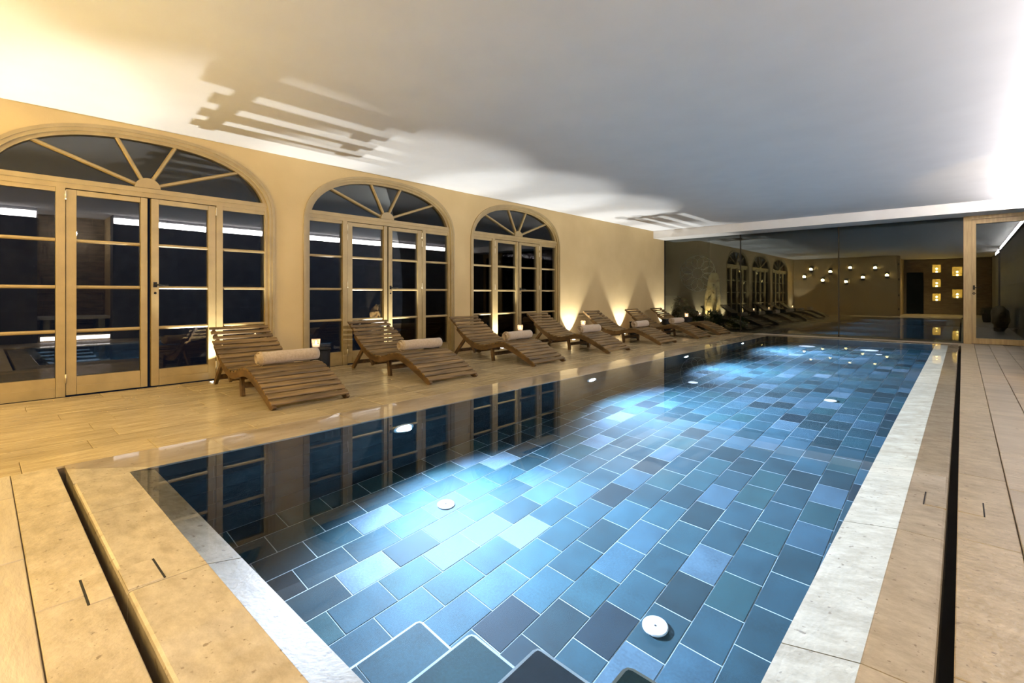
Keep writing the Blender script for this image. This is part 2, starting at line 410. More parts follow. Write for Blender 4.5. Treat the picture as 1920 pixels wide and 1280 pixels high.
# entry steps along the near wall, rising to the right
YS = 1.57
sx = [(-2.10,-1.15),(-1.70,-.90),(-1.30,-.65),(-.885,-.40)]
stairs = bpy.data.objects.new('pool_steps', None); link(stairs); tag(stairs, 'slate tiled entry steps under water at the near end', kind='structure')
for i, (x0, zt) in enumerate(sx):
    x1 = sx[i+1][0] if i < 3 else PX1
    st = MB(); R_ = .03
    poly = [(x0,PY0),(x1,PY0),(x1,YS),(x0+R_,YS),(x0+.009,YS-.009),(x0,YS-R_)]
    st.prism(poly, -PD, zt-.002, 'z'); o = st.build('step_block', M['pgrout'], stairs)
    ym = (PY0+YS)/2+.03
    for ya, yb_ in ((PY0,ym),(ym,YS)):
        pt = [(x0+.013,ya+g),(x1-g,ya+g),(x1-g,yb_-g),(x0+.013,yb_-g)] if yb_ < YS else [(x0+.013,ya+g),(x1-.002,ya+g),(x1-.002,YS-.013),(x0+R_,YS-.013),(x0+.017,YS-.017),(x0+.013,YS-R_)]
        MB().prism(pt, zt-.004, zt, 'z').build('tread_tile', M['tile'], stairs)
# water
wv = MB(); wv.add([(PX0,BY,-.001),(BX,BY,-.001),(BX,PY1,-.001),(PX0,PY1,-.001)], [(0,1,2,3)])
water = wv.build('water', M['water']); tag(water, 'still clear pool water mirroring the arched windows', kind='structure')

# ---- left wall with three arched openings
WC = [1.355, 4.637, 7.935]; AH, AZ, AR, AN = 1.44, 2.12, .885, 2.4
def arch(half, zs, rise, n=40, z0=0.0):
    """outline, left base -> over -> right base, (dy, z)"""
    pts = [(-half, z0)]
    for i in range(n+1):
        t = PI*(1-i/n); c, s_ = math.cos(t), math.sin(t)
        x = math.copysign(abs(c)**(2/AN), c)*half; z = abs(s_)**(2/AN)*rise+zs
        pts.append((x, z))
    pts.append((half, z0)); return pts
XO = XW-.42     # outside face
def left_wall():
    m = MB()
    edges = [YB-.1]+[e for c in WC for e in (c-AH+.03, c+AH-.03)]+[22.0]
    segs = [(edges[0],edges[1]),(edges[2],edges[3]),(edges[4],edges[5]),(edges[6],YG+.03)]
    for a, b_ in segs:
        for X in (XW, XO): m.add([(X,a,-.05),(X,b_,-.05),(X,b_,ZC),(X,a,ZC)], [(0,1,2,3)])
    for c in WC:
        pts = arch(AH-.03, AZ, AR-.03)
        for X in (XW, XO):
            for p, q in zip(pts, pts[1:]):
                if abs(p[0]-q[0]) > 1e-6: m.add([(X,c+p[0],p[1]),(X,c+q[0],q[1]),(X,c+q[0],ZC),(X,c+p[0],ZC)], [(0,1,2,3)])
        for p, q in zip(pts, pts[1:]): m.add([(XW,c+p[0],p[1]),(XO,c+p[0],p[1]),(XO,c+q[0],q[1]),(XW,c+q[0],q[1])], [(0,1,2,3)])
    a = YG+.03; m.add([(XW,a,-.05),(XO,a,-.05),(XO,a,ZC),(XW,a,ZC)], [(0,1,2,3)])
    return m
wl = left_wall().build('wall_left', M['plaster']); tag(wl, 'ochre plastered wall with three arched openings', kind='structure')
ceil = box('ceiling', XO, XR+1.4, YB-4.7, YG+.05, ZC, ZC+.2, M['ceiling'], None, kind='structure')
beam = box('trim_2', XW, XR+.2, 14.19, YG+.06, 2.835, ZC, M['beam'], None, kind='structure')
tag(beam, 'white ceiling beam above the far glazing')

# ---- arched windows
def ring(m, a, b_, x0, x1):
    """frame between two outlines a (outer) and b_ (inner), from x0 (room side) back to x1"""
    n = len(a)
    for i in range(n-1):
        p, q, r, s_ = a[i], a[i+1], b_[i], b_[i+1]
        m.add([(x0,*p),(x0,*q),(x0,*s_),(x0,*r)], [(0,1,2,3)])
        m.add([(x0,*p),(x0,*q),(x1,*q),(x1,*p)], [(0,1,2,3)])
        m.add([(x0,*r),(x0,*s_),(x1,*s_),(x1,*r)], [(0,1,2,3)])
    for i in (0, n-1): m.add([(x0,*a[i]),(x0,*b_[i]),(x1,*b_[i]),(x1,*a[i])], [(0,1,2,3)])
ROWS = [.205, .70, 1.18, 1.685, 2.20]
def in_arch(y, half, zs, rise):
    t = min(1, abs(y)/half); return zs+rise*(1-t**AN)**(1/AN)
def glazing(parent, y0, y1, x, rows=ROWS, mb=.018, post=None):
    """panes with horizontal glazing bars between them"""
    for i in range(4):
        a = rows[i]+(mb if i else 0); b_ = rows[i+1]-(mb if i < 3 else 0)
        box('pane', x-.006, x+.006, y0-.006, y1+.006, a-.006, b_+.006, M['glass'], parent)
        if i < 3:
            z = rows[i+1]
            MB().prism([(x-.02,z-mb),(x+.020,z-mb),(x+.030,z-.006),(x+.030,z+.006),(x+.020,z+mb),(x-.02,z+mb)], y0, y1, 'y').build('glazing_bar', M['paint'], parent)
def handle(parent, y, x, z, d):
    h_ = MB().box(x, x+.010, y-.018, y+.018, z-.03, z+.03)
    h_.tube([(x,y,z),(x+.05,y,z)], .009); h_.tube([(x+.046,y-.005*d,z),(x+.052,y+.06*d,z-.004),(x+.048,y+.125*d,z-.006)], [.010,.009,.007])
    o = h_.build('handle', M['black'], parent)
    k_ = MB().lathe([(0,.0),(.014,.0),(.014,.006),(.009,.007),(.009,.004),(0,.004)], 14, (x,y,z-.10), 'x'); k_.build('keyhole_plate', M['black'], parent)
    return o
def make_window(idx, c, ajar):
    w = bpy.data.objects.new('window_%d' % idx, None); link(w); w.location = (XW, c, 0)
    tag(w, ['wide arched glazed door nearest the camera, one leaf ajar', 'middle arched glazed door behind the second and third loungers',
            'farthest arched glazed door of the ochre wall'][idx-1], kind='structure')
    # local x: +x into the room
    A0 = arch(AH, AZ, AR); A1 = arch(AH-.035, AZ, AR-.035); A2 = arch(AH-.070, AZ, AR-.070); A3 = arch(AH-.112, AZ, AR-.105)
    m = MB(); ring(m, A0, A1, .022, -.02); m.build('outer_moulding', M['paint'], w)
    m = MB(); ring(m, A1, A2, .008, -.06); m.build('inner_moulding', M['paint'], w)
    m = MB(); ring(m, A2, A3, -.028, -.13); m.build('frame', M['paint'], w)
    hw = AH-.085
    xg = -.085
    m = MB().box(-.12,-.030,-hw,hw,2.245,2.355); m.box(-.05,-.012,-hw,hw,2.30,2.345); m.build('transom', M['paint'], w)
    pin = arch(AH-.112, AZ, AR-.105)
    for s_ in (-1, 1):
        a, b_ = sorted((s_*.725, s_*.80)); MB().box(-.12,-.03,a,b_,0,2.245).build('post', M['paint'], w)
        a, b_ = sorted((s_*.8025, s_*1.335))
        box('bottom_rail', -.11,-.045,a,b_,0,.205,M['paint'],w); box('top_rail', -.11,-.045,a,b_,2.20,2.245,M['paint'],w)
        box('bottom_rail', -.045,-.038,a,b_,0,.10,M['paint'],w)
        glazing(w, a, b_, xg)
    # fan light
    hub = [(.125*math.cos(PI*i/24), 2.355+.118*math.sin(PI*i/24)) for i in range(25)]
    MB().prism(hub, -.10, -.018, 'x').build('fan_hub', M['paint'], w)
    ends = [(-1.056,2.747),(-.29,2.909),(.29,2.909),(1.056,2.747)]
    angs = []
    for (ye_, ze) in ends:
        d = Vector((0, ye_, ze-2.355)); L_ = d.length+.03; d.normalize(); n_ = Vector((0,-d.z,d.y))
        p0 = Vector((0,0,2.355))+d*.10; p1 = Vector((0,0,2.355))+d*L_
        v = []
        for p in (p0, p1):
            for (t, x) in ((-.021,-.11),(-.021,-.06),(-.010,-.045),(.010,-.045),(.021,-.06),(.021,-.11)): v.append(p+n_*t+Vector((x,0,0)))
        m = MB().add(v, [tuple(range(6)), tuple(range(11,5,-1))]+[(i,(i+1)%6,(i+1)%6+6,i+6) for i in range(6)])
        m.build('fan_bar', M['paint'], w); angs.append(math.atan2(ze-2.355, ye_))
    lims = [PI-.001]+sorted(angs, reverse=True)+[.001]
    base_half, bz, br = AH-.10, AZ, AR-.095
    for a, b_ in zip(lims, lims[1:]):
        poly = []
        for i in range(9):
            t = a+(b_-a)*i/8; lo_, hi_ = .1, 1.6
            for _ in range(30):
                mid = (lo_+hi_)/2; yy, zz = mid*math.cos(t), 2.355+mid*math.sin(t)
                if abs(yy) < base_half and zz < in_arch(yy, base_half, bz, br): lo_ = mid
                else: hi_ = mid
            poly.append((lo_*math.cos(t), 2.355+lo_*math.sin(t)))
        inner = [(.10*math.cos(b_+(a-b_)*i/4), 2.355+.10*math.sin(b_+(a-b_)*i/4)) for i in range(5)]
        MB().prism(poly+inner, -.09, -.078, 'x').build('fan_pane', M['glass'], w)
    # two leaves
    for s_ in (-1, 1):
        hy = s_*.722
        leaf = bpy.data.objects.new('door_leaf', None); link(leaf, w); leaf.location = (-.05, hy, 0)
        tag(leaf, 'glazed door leaf')
        if ajar and s_ > 0: leaf.rotation_euler.z = math.radians(2.2)*1
        # leaf spans from hinge (0) to -s*.715
        def L(a, b_): return sorted((-s_*a, -s_*b_))
        x0, x1 = -.06, .012
        a, b_ = L(.004,.088); box('stile', x0,x1,a,b_,.012,2.235,M['paint'],leaf,0)
        a, b_ = L(.655 if s_ < 0 else .618,.718 if s_ < 0 else .692); box('stile', x0,x1+(.012 if s_ < 0 else 0),a,b_,.012,2.235,M['paint'],leaf,0)
        a, b_ = L(.088,.655 if s_ < 0 else .618); a += .0025; b_ -= .0025
        box('bottom_rail', x0,x1-.004,a,b_,.012,.205,M['paint'],leaf); box('bottom_rail', x1-.004,x1+.007,a,b_,.012,.105,M['paint'],leaf)
        box('top_rail', x0,x1-.004,a,b_,2.18,2.235,M['paint'],leaf)
        glazing(leaf, a, b_, -.03, [.205,.70,1.18,1.685,2.18])
        for hz_ in (.14, 1.2, 1.95, 2.10) if idx > 1 else (.14, 2.12):
            MB().lathe([(0,0),(.009,0),(.009,.10),(0,.10)], 10, (.018,0,hz_), 'z').build('hinge', M['brass'], leaf)
        if s_ > 0: handle(leaf, -.655, x1, 1.215, 1)
    return w
for i, c in enumerate(WC): make_window(i+1, c, i == 0)

# ---- far glazing: three frameless panes and an oak door
gz = 2.835
for i, (a, b_) in enumerate(((XW+.012,-4.755),(-4.725,-2.355),(-2.325,.015))):
    w = box('window_%d' % (4+i), a, b_, YG-.008, YG+.008, .004, gz, M['fglass'], None, kind='structure')
    tag(w, ['frameless glass pane beside the ochre wall end', 'middle frameless glass pane of the far glazing', 'frameless glass pane next to the oak door'][i])
for i, x in enumerate((-4.74,-2.34)):
    tag(box('trim_%d' % (3+i), x-.015, x+.015, YG-.014, YG+.014, .004, gz, M['black'], None, kind='structure'), 'black joint between two far glass panes')
tag(box('trim_5', XW, XW+.012, YG-.03, YG+.02, 0, gz, M['black'], None, kind='structure'), 'black end profile where the far glazing meets the wall')
door = bpy.data.objects.new('door_1', None); link(door); tag(door, 'pale oak glazed door at the far end', kind='structure')
box('door_frame', .02,.155,YG-.07,YG+.06,0,gz,M['oak'],door,0)
box('door_frame', .155,XR,YG-.07,YG+.06,2.76,gz,M['oak'],door,0)
lf = bpy.data.objects.new('door_leaf', None); link(lf, door)
box('stile', .158,.225,YG-.055,YG+.03,.01,2.755,M['oak'],lf); box('stile', 1.0,1.10,YG-.055,YG+.03,.01,2.755,M['oak'],lf)
box('bottom_rail', .225,1.0,YG-.05,YG+.03,.01,.13,M['oak'],lf); box('top_rail', .225,1.0,YG-.05,YG+.03,2.66,2.755,M['oak'],lf)
box('pane', .22,1.005,YG-.008,YG+.008,.125,2.665,M['fglass'],lf)
hm = MB().box(.175,.205,YG-.066,YG-.055,1.20,1.30); hm.tube([(.19,YG-.06,1.25),(.19,YG-.11,1.25)], .009); hm.tube([(.188,YG-.108,1.25),(.31,YG-.105,1.245)], .009)
hm.build('handle', M['black'], lf)
MB().lathe([(.012,0),(.024,0),(.024,-.01),(.012,-.01),(.012,0)], 16, (.19,YG-.056,1.12), 'y').build('keyhole_plate', M['black'], lf)

# ---- rear wall behind the camera (seen mirrored in the far glazing), lobby and right wall
tag(box('wall_rear', XW, -2.42, YB-.25, YB, -.02, ZC, M['plaster'], None, kind='structure'), 'ochre plastered wall facing the glazing, dotted with sconces')
tag(box('wall_lobby_side', -2.72,-2.47, -6.0, YB-.25, -.02, ZC, M['plaster'], None, kind='structure'), 'side wall of the stone lobby')
# slate wall on the right with a recess
rw = MB().box(XR+.02,XR+.35,2.24,YG+.06,-.02,ZC); rw.box(XR+.02,XR+.35,-6.0,.9,-.02,ZC); 
rc = MB(); rc.box(XR+1.2,XR+1.35,.7,2.44,-.02,ZC)
rc = rc.build('wall_recess_back', M['plaster']); tag(rc, 'stone faced back wall of the recess', kind='structure')
for n_, a, b_ in (('wall_recess_near',.7,.9),('wall_recess_far',2.24,2.44)): tag(box(n_, XR+.35,XR+1.2,a,b_,-.02,ZC,M['plaster'],None,kind='structure'), 'plastered side wall of the recess, '+('near' if a < 1 else 'far')+' side')
rw = rw.build('wall_right', M['slatej']); tag(rw, 'dark slate clad wall under a light cove', kind='structure')
for (ya, yb_) in ((-1.45,.9),(2.24,YG-.08)):
    for r in range(4):
        z0, z1 = r*.70, min((r+1)*.70, 2.80)
        y = ya-(random.uniform(.2,.9) if ya > 0 else .3)
        while y < yb_-.02:
            q = min(y+1.4, yb_); a = max(y, ya)
            if q-a > .05: box('slate_slab', XR,XR+.02+random.uniform(0,.004)*0,a+.003,q-.003,z0+.003,z1-.003,M['slate'],rw)
            y = q
tag(box('trim_6', XR-.03,XR+.02,2.24,YG-.08,2.825,2.84,M['slate'],None,kind='structure'), 'ledge of the light cove along the slate wall')
tag(box('trim_7', XR-.03,XR+.02,YB,.9,2.825,2.84,M['slate'],None,kind='structure'), 'short ledge of the light cove beside the recess')
for i, (a, b_) in enumerate(((2.26,YG-.12),(YB,.88))):
    o = box('cove_light', XR-.012,XR+.018,a,b_,2.845,2.985,M['strip'])
    tag(o, ['long white cove light above the slate wall', 'short white cove light beside the stone recess'][i], 'light')
# stone back of the recess and a lit bench in it
o = MB()
for r in range(16):
    z0 = r*.19; y = .9-random.uniform(0,.3)
    while y < 2.24:
        q = y+random.uniform(.25,.6); a, b_ = max(y,.9), min(q,2.24)
        if b_-a > .03: o.box(XR+1.2-random.uniform(.01,.05),XR+1.22,a+.004,b_-.004,z0+.004,min(z0+.19,ZC)-.004)
        y = q
o = o.build('stone_facing', M['stonew'], rc); o['kind'] = 'stuff'
tag(box('floor_recess', XR+.06,XR+1.15,.91,2.23,-.02,.14,M['slab']), 'raised stone floor of the wall recess', kind='structure')
sl = thing('step_light', (XR+.05,1.57,.03), 'white strip light along the step of the recess', 'light')
MB().box(-.008,.008,-.62,.62,0,.085).build('diffuser', M['step'], sl)
for s_ in (-1,1): MB().box(-.010,.009,s_*.63-.008,s_*.63+.008,-.004,.09).build('end_cap', M['steel'], sl)
bench = thing('stone_bench', (XR+.72,1.57,.14), 'white stone bench inside the wall recess', 'bench')
MB().box(-.44,.36,-.66,.66,.36,.43,.01).build('bench_top', M['beam'], bench)
for s_ in (-1,1): MB().box(-.40,.34,s_*.5-.06,s_*.5+.06,0,.36).build('bench_support', M['pale'], bench)
point('recess_light', (XR+.7,1.57,2.6), 20, STRIP_C, .08)
rd = thing('recess_downlight', (XR+.7,1.57,ZC), 'round downlight in the ceiling of the wall recess', 'downlight')
MB().lathe([(0,-.004),(.045,-.004)], 16).build('lens', M['dlens'], rd); MB().lathe([(.045,0),(.045,-.012),(.06,-.01),(.06,0)], 16).build('trim_ring', M['white_pl'], rd)

# lobby stone wall with doorway and niches
YL = -6.0
holes = [(-1.23,-.87,2.30,2.75),(-1.23,-.87,1.50,1.95),(-1.23,-.87,.73,1.15),(-.41,.01,2.10,2.60),(-.41,.01,.89,1.38),(-2.37,-1.60,-.02,2.34)]
gx = sorted({-2.6, XR+.1, *[h_[0] for h_ in holes], *[h_[1] for h_ in holes]}); gzs = sorted({-.02, ZC, *[h_[2] for h_ in holes], *[h_[3] for h_ in holes]})
m = MB()
for a, b_ in zip(gx, gx[1:]):
    for c, d in zip(gzs, gzs[1:]):
        if any(h_[0]-.001 <= a and b_ <= h_[1]+.001 and h_[2]-.001 <= c and d <= h_[3]+.001 for h_ in holes): continue
        m.box(a,b_,YL-.3,YL,c,d)
tag(m.build('wall_lobby', M['stonew']), 'rough stone wall with glowing niches and a dark doorway', kind='structure')
tag(box('wall_lobby_back', -2.6,-1.4,YL-1.6,YL-1.5,-.02,ZC,M['dwall'],None,kind='structure'), 'dark wall beyond the lobby doorway')
nl = ['top of the three stacked wall niches', 'middle of the three stacked wall niches', 'lowest of the three stacked wall niches', 'upper wide wall niche by the dark armchair corner', 'lower wide wall niche at the lobby end']
for i, h_ in enumerate(holes[:5]):
    xm, zm = (h_[0]+h_[1])/2, (h_[2]+h_[3])/2; hw_, hh = (h_[1]-h_[0])/2, (h_[3]-h_[2])/2
    n_ = thing('niche_lamp', (xm,YL-.15,h_[2]), 'glowing lamp in the '+nl[i], 'niche lamp', 'lit niches of the stone wall')
    MB().box(-hw_,hw_,-.15,-.13,0,2*hh).box(-hw_,-hw_+.01,-.13,.15,0,2*hh).box(hw_-.01,hw_,-.13,.15,0,2*hh).box(-hw_,hw_,-.13,.15,0,.01).box(-hw_,hw_,-.13,.15,2*hh-.01,2*hh).build('lining', M['niche'], n_)
    MB().lathe([(0,.02),(.045,.02),(.05,.05),(.03,.10),(0,.11)], 12, (0,.02,0)).build('bulb', M['nicheglow'], n_)
    point('niche_light', (0,.05,.22), 16, SCONCE_C, .04, n_)
for i in range(3):
    d = thing('downlight', (-2.05+.30*i,-2.6-.5*i,ZC), 'round ceiling downlight, %s of three over the lobby' % ['first','second','third'][i], 'downlight', 'lobby downlights')
    MB().lathe([(0,-.004),(.06,-.004)], 16).build('lens', M['dlens'], d); MB().lathe([(.06,0),(.06,-.012),(.08,-.01),(.08,0)], 16).build('trim_ring', M['white_pl'], d)
    spot('downlight_beam', (0,0,-.03), (0,0,0), DOWN_W, DOWN_C, math.radians(120), .6, .06, d)

sp = thing('lobby_screen', (-2.36,YB-.10,0), 'slim pale door post with dark square hinges at the lobby opening', 'door post')
MB().box(-.055,.055,-.06,.06,0,ZC-.02).build('post', M['oak'], sp)
for z in (.35,1.05,1.85,2.62): MB().box(-.028,.028,.06,.072,z-.05,z+.05).build('hinge', M['black'], sp)

# sconces on the rear wall
SC = [(-6.18,2.49),(-6.51,2.08),(-5.62,1.87),(-5.27,2.33),(-4.38,2.51),(-4.56,1.77),(-3.83,1.99),(-3.31,2.47),(-2.82,2.07)]
order = sorted(range(9), key=lambda i: SC[i][0]); words = ['first','second','third','fourth','fifth','sixth','seventh','eighth','ninth']
for rank, i in enumerate(order):
    x, z = SC[i]
    s_ = thing('wall_sconce', (x,YB,z), 'dark cup sconce on the rear wall, %s counted from the window side' % words[rank], 'sconce', 'sconces scattered over the rear wall')
    MB().box(-.085,.085,0,.012,-.17,.17,.002).build('back_plate', M['black'], s_)
    MB().lathe([(0,-.15),(.05,-.15),(.085,-.10),(.095,-.045),(.090,-.045),(.078,-.095),(.045,-.14),(0,-.14)], 18, (0,.13,0)).build('cup', M['black'], s_)
    MB().lathe([(0,.13),(.05,.12),(.085,.05),(.085,.04),(0,.04)], 18, (0,.13,.04)).build('hood', M['black'], s_)
    MB().lathe([(0,-.10),(.055,-.08),(.075,-.02),(.055,.05),(0,.07)], 16, (0,.13,0)).build('bulb', M['bulb'], s_)
    spot('sconce_light', (0,.27,0), (math.radians(58),0,0), SCONCE_W, SCONCE_C, math.radians(155), .7, .05, s_)

# ================================================================== POOL FITTINGS
for i, y in enumerate((2.65, 5.77, 8.92, 12.10)):
    l = thing('pool_lamp', (PX0,y,-.47), 'bright underwater lamp on the lounger side, %s from the near end' % words[i], 'pool lamp', 'underwater lamps')
    MB().lathe([(.085,.004),(.085,.022),(.105,.020),(.118,.004),(.118,0)], 28, (0,0,0), 'x').build('rim', M['steel'], l)
    MB().lathe([(0,.014),(.06,.013),(.085,.008)], 28, (0,0,0), 'x').build('lens', M['plens'], l)
    spot('pool_lamp_beam', (.04,0,0), (0,-PI/2+math.radians(9),0), POOL_W, POOL_C, math.radians(146), 1.0, .05, l)
for i, (x, y, r, n_) in enumerate(((-3.02,2.51,.070,'beside the first lamp beam'),(-1.25,2.53,.070,'in front of the entry steps'),(-3.06,7.46,.075,'mid pool on the lounger side'),
        (-1.26,7.48,.075,'mid pool on the open deck side'),(-2.74,13.42,.17,'at the far end on the lounger side'),(-1.52,13.42,.17,'at the far end on the door side'),(-3.03,12.50,.06,'near the farthest underwater lamp'),(-1.28,12.70,.06,'near the far right corner'))):
    d = thing('floor_inlet', (x,y,-PD), 'round white floor inlet '+n_, 'pool inlet', 'white inlets in the pool floor')
    MB().lathe([(0,.014),(r*.93,.014),(r,.010),(r,.003),(r*.8,0)], 28, smooth=False).build('disc', M['white_pl'], d)
    MB().lathe([(0,.0155),(.006,.0155),(.006,.01)], 10).build('screw_hole', M['dot'], d)

# ================================================================== LOUNGERS
PROF = [(-6.82,.700),(-6.62,.560),(-6.42,.425),(-6.22,.315),(-6.02,.262),(-5.84,.262),(-5.68,.300),(-5.52,.334),(-5.38,.330),(-5.22,.280),(-5.05,.205),(-4.92,.140),(-4.80,.072),(-4.745,.036)]
def smooth_curve(P, n=12):
    out = []
    for i in range(len(P)-1):
        p0 = P[max(i-1,0)]; p1 = P[i]; p2 = P[i+1]; p3 = P[min(i+2,len(P)-1)]
        for k in range(n):
            t = k/n
            out.append(tuple(.5*((2*p1[j])+(-p0[j]+p2[j])*t+(2*p0[j]-5*p1[j]+4*p2[j]-p3[j])*t*t+(-p0[j]+3*p1[j]-3*p2[j]+p3[j])*t**3) for j in (0,1)))
    out.append(P[-1]); return out
CURVE = [(x+5.78, z) for x, z in smooth_curve(PROF)]
CL = [0]
for a, b_ in zip(CURVE, CURVE[1:]): CL.append(CL[-1]+math.hypot(b_[0]-a[0], b_[1]-a[1]))
def at(s_):
    s_ = max(0, min(CL[-1]-1e-6, s_))
    i = max(k for k in range(len(CL)) if CL[k] <= s_); i = min(i, len(CURVE)-2); t = (s_-CL[i])/(CL[i+1]-CL[i])
    a, b_ = CURVE[i], CURVE[i+1]; d = Vector((b_[0]-a[0], 0, b_[1]-a[1])).normalized()
    return Vector((a[0]+(b_[0]-a[0])*t, 0, a[1]+(b_[1]-a[1])*t)), d
def rail(s0, s1, y0, y1, top, depth0, depth1, n=26):
    v = []; f = []
    for i in range(n+1):
        p, d = at(s0+(s1-s0)*i/n); nn = Vector((-d.z,0,d.x)); dep = depth0+(depth1-depth0)*math.sin(PI*i/n)
        for y, o in ((y0,top),(y1,top),(y1,top-dep),(y0,top-dep)):
            q = p+nn*o; v.append((q.x, y, max(q.z, .001)))
    for i in range(n):
        for k in range(4): f.append((4*i+k, 4*i+(k+1)%4, 4*i+4+(k+1)%4, 4*i+4+k))
    f += [(3,2,1,0), (4*n,4*n+1,4*n+2,4*n+3)]
    return MB().add(v, f)
TOT = CL[-1]
s_knee = next(CL[i] for i in range(len(CURVE)) if CURVE[i][0]-5.78 > -5.80)
def make_lounger():
    t = thing('sun_lounger', (0,0,0), 'x', 'sun lounger', 'teak loungers along the windows')
    for s_ in (-1,1):
        a, b_ = sorted((s_*.320, s_*.355)); rail(.30, s_knee+.14, a, b_, -.018, .055, .085).build('back_rail', M['teakr'], t)
        a, b_ = sorted((s_*.358, s_*.394)); rail(s_knee-.10, TOT, a, b_, -.012, .060, .085).build('leg_rail', M['teakr'], t)
        a, b_ = sorted((s_*.285, s_*.318)); rail(.0, .50, a, b_, -.016, .035, .040, 8).build('headrest_rail', M['teakr'], t)
    # slats
    pitch = .0905; s_ = .030; i = 0
    meshes = {}
    while s_ < TOT-.02:
        p, d = at(s_); nn = Vector((-d.z,0,d.x))
        head = i < 3; leg = s_ > s_knee+.02
        half = .345 if head else (.372 if not leg else .398); w = .052 if head else .067
        v = []
        for y in (-half, half):
            for (u, o) in ((-w/2,-.020),(w/2,-.020),(w/2,-.006),(w/2-.006,0),(-w/2+.006,0),(-w/2,-.006)):
                q = p+d*u+nn*o; v.append((q.x, y, q.z))
        MB().add(v, [tuple(range(5,-1,-1)), tuple(range(6,12))]+[(k,(k+1)%6,(k+1)%6+6,k+6) for k in range(6)]).build('slat', M['teak'], t)
        s_ += pitch; i += 1
    # legs
    def bar(p, q, w, h_):
        p, q = Vector(p), Vector(q); d = (q-p).normalized(); u = Vector((0,1,0)); n_ = d.cross(u).normalized(); v = []
        for c in (p, q):
            for a, b_ in ((-1,-1),(1,-1),(1,1),(-1,1)): v.append(c+u*a*w/2+n_*b_*h_/2)
        return MB().add(v, [(3,2,1,0),(4,5,6,7)]+[(k,(k+1)%4,(k+1)%4+4,k+4) for k in range(4)])
    for s_ in (-1,1):
        bar((-.62,s_*.300,.36),(-.955,s_*.300,.0),.034,.05).build('leg', M['teakr'], t)
        bar((.04,s_*.335,.255),(.075,s_*.335,.0),.036,.055).build('leg', M['teakr'], t)
        bar((-.52,s_*.300,.27),(-.40,s_*.300,.10),.03,.045).build('brace', M['teakr'], t)
    MB().box(-.885,-.855,-.30,.30,.07,.125).build('stretcher', M['teakr'], t)
    MB().box(.048,.078,-.33,.33,.085,.145).build('stretcher', M['teakr'], t)
    MB().box(-.435,-.405,-.30,.30,.10,.145).build('stretcher', M['teakr'], t)
    return t
def copy_tree(o, parent=None):
    c = o.copy(); COL.objects.link(c); c.parent = parent
    for ch in o.children: copy_tree(ch, c)
    return c
LY = [2.265, 4.095, 6.105, 8.25, 10.36, 12.32, 13.86]
LN = ['teak slatted lounger nearest the camera, towel on its knee', 'teak slatted lounger, second in the row from the camera', 'teak slatted lounger, third in the row, between two arched doors',
      'teak slatted lounger, fourth in the row, before the last arched door', 'teak slatted lounger, fifth in the row, before the first wall light cone',
      'teak slatted lounger, sixth in the row, with the last towel', 'bare teak slatted lounger at the far end beside the glass']
proto = make_lounger(); loungers = [proto]+[copy_tree(proto) for _ in LY[1:]]
for o, y, l in zip(loungers, LY, LN): o.location = (-5.78+random.uniform(-.02,.02), y, 0); o['label'] = l
# ---- rolled towels
def make_towel():
    t = thing('rolled_towel', (0,0,0), 'x', 'towel', 'rolled towels on the loungers')
    turns = 3.6; n = 150; th = .0125; hl = .325
    ny = 13; v = []; f = []
    for j in range(ny):
        y = -hl+2*hl*j/(ny-1)
        for i in range(n+1):
            a = i/n*turns*2*PI
            r = .014+(.082-.014)*(i/n)
            for side in (0,1):
                rr = r-th*side
                wob = 1+.020*math.sin(3*y*9+a*.5)+.012*math.sin(a*1.3+y*20)
                e = 0
                if j in (0, ny-1): rr = r-th*.5+(th*.28 if side == 0 else -th*.28)
                v.append((rr*math.cos(a)*wob*1.02, y+.010*math.sin(a*.37)*(1 if j else 1.6), rr*math.sin(a)*wob*.94))
    row = 2*(n+1)
    for j in range(ny-1):
        for i in range(n):
            for side in (0,1):
                a = j*row+2*i+side; f.append((a, a+2, a+2+row, a+row))
        for i in (0, n):
            a = j*row+2*i; f.append((a, a+1, a+1+row, a+row))
    for j in (0, ny-1):
        for i in range(n):
            a = j*row+2*i; f.append((a, a+2, a+3, a+1))
    MB().add(v, f, True).build('terry_roll', M['towel'], t)
    hem = MB()
    for e in (-hl+.035,):
        r = .083; hem.tube([(r*1.02*math.cos(a), e, r*.94*math.sin(a)) for a in [2*PI*k/40 for k in range(41)]], .0022, 6)
    hem.build('woven_hem', M['towel'], t)
    return t
TN = ['first lounger, largest in view', 'second lounger from the camera', 'third lounger from the camera', 'fourth lounger from the camera', 'fifth lounger from the camera', 'sixth lounger from the camera']
tp = make_towel(); towels = [tp]+[copy_tree(tp) for _ in range(5)]
for i, o in enumerate(towels):
    o.location = (-5.50, LY[i]+(.055 if i == 0 else .02), .334+.0785); o.rotation_euler = (0, random.uniform(-.5,.5)+.6, math.radians([0,-2,3,-1,2,0][i]))
    o['label'] = 'cream rolled towel on the '+TN[i]
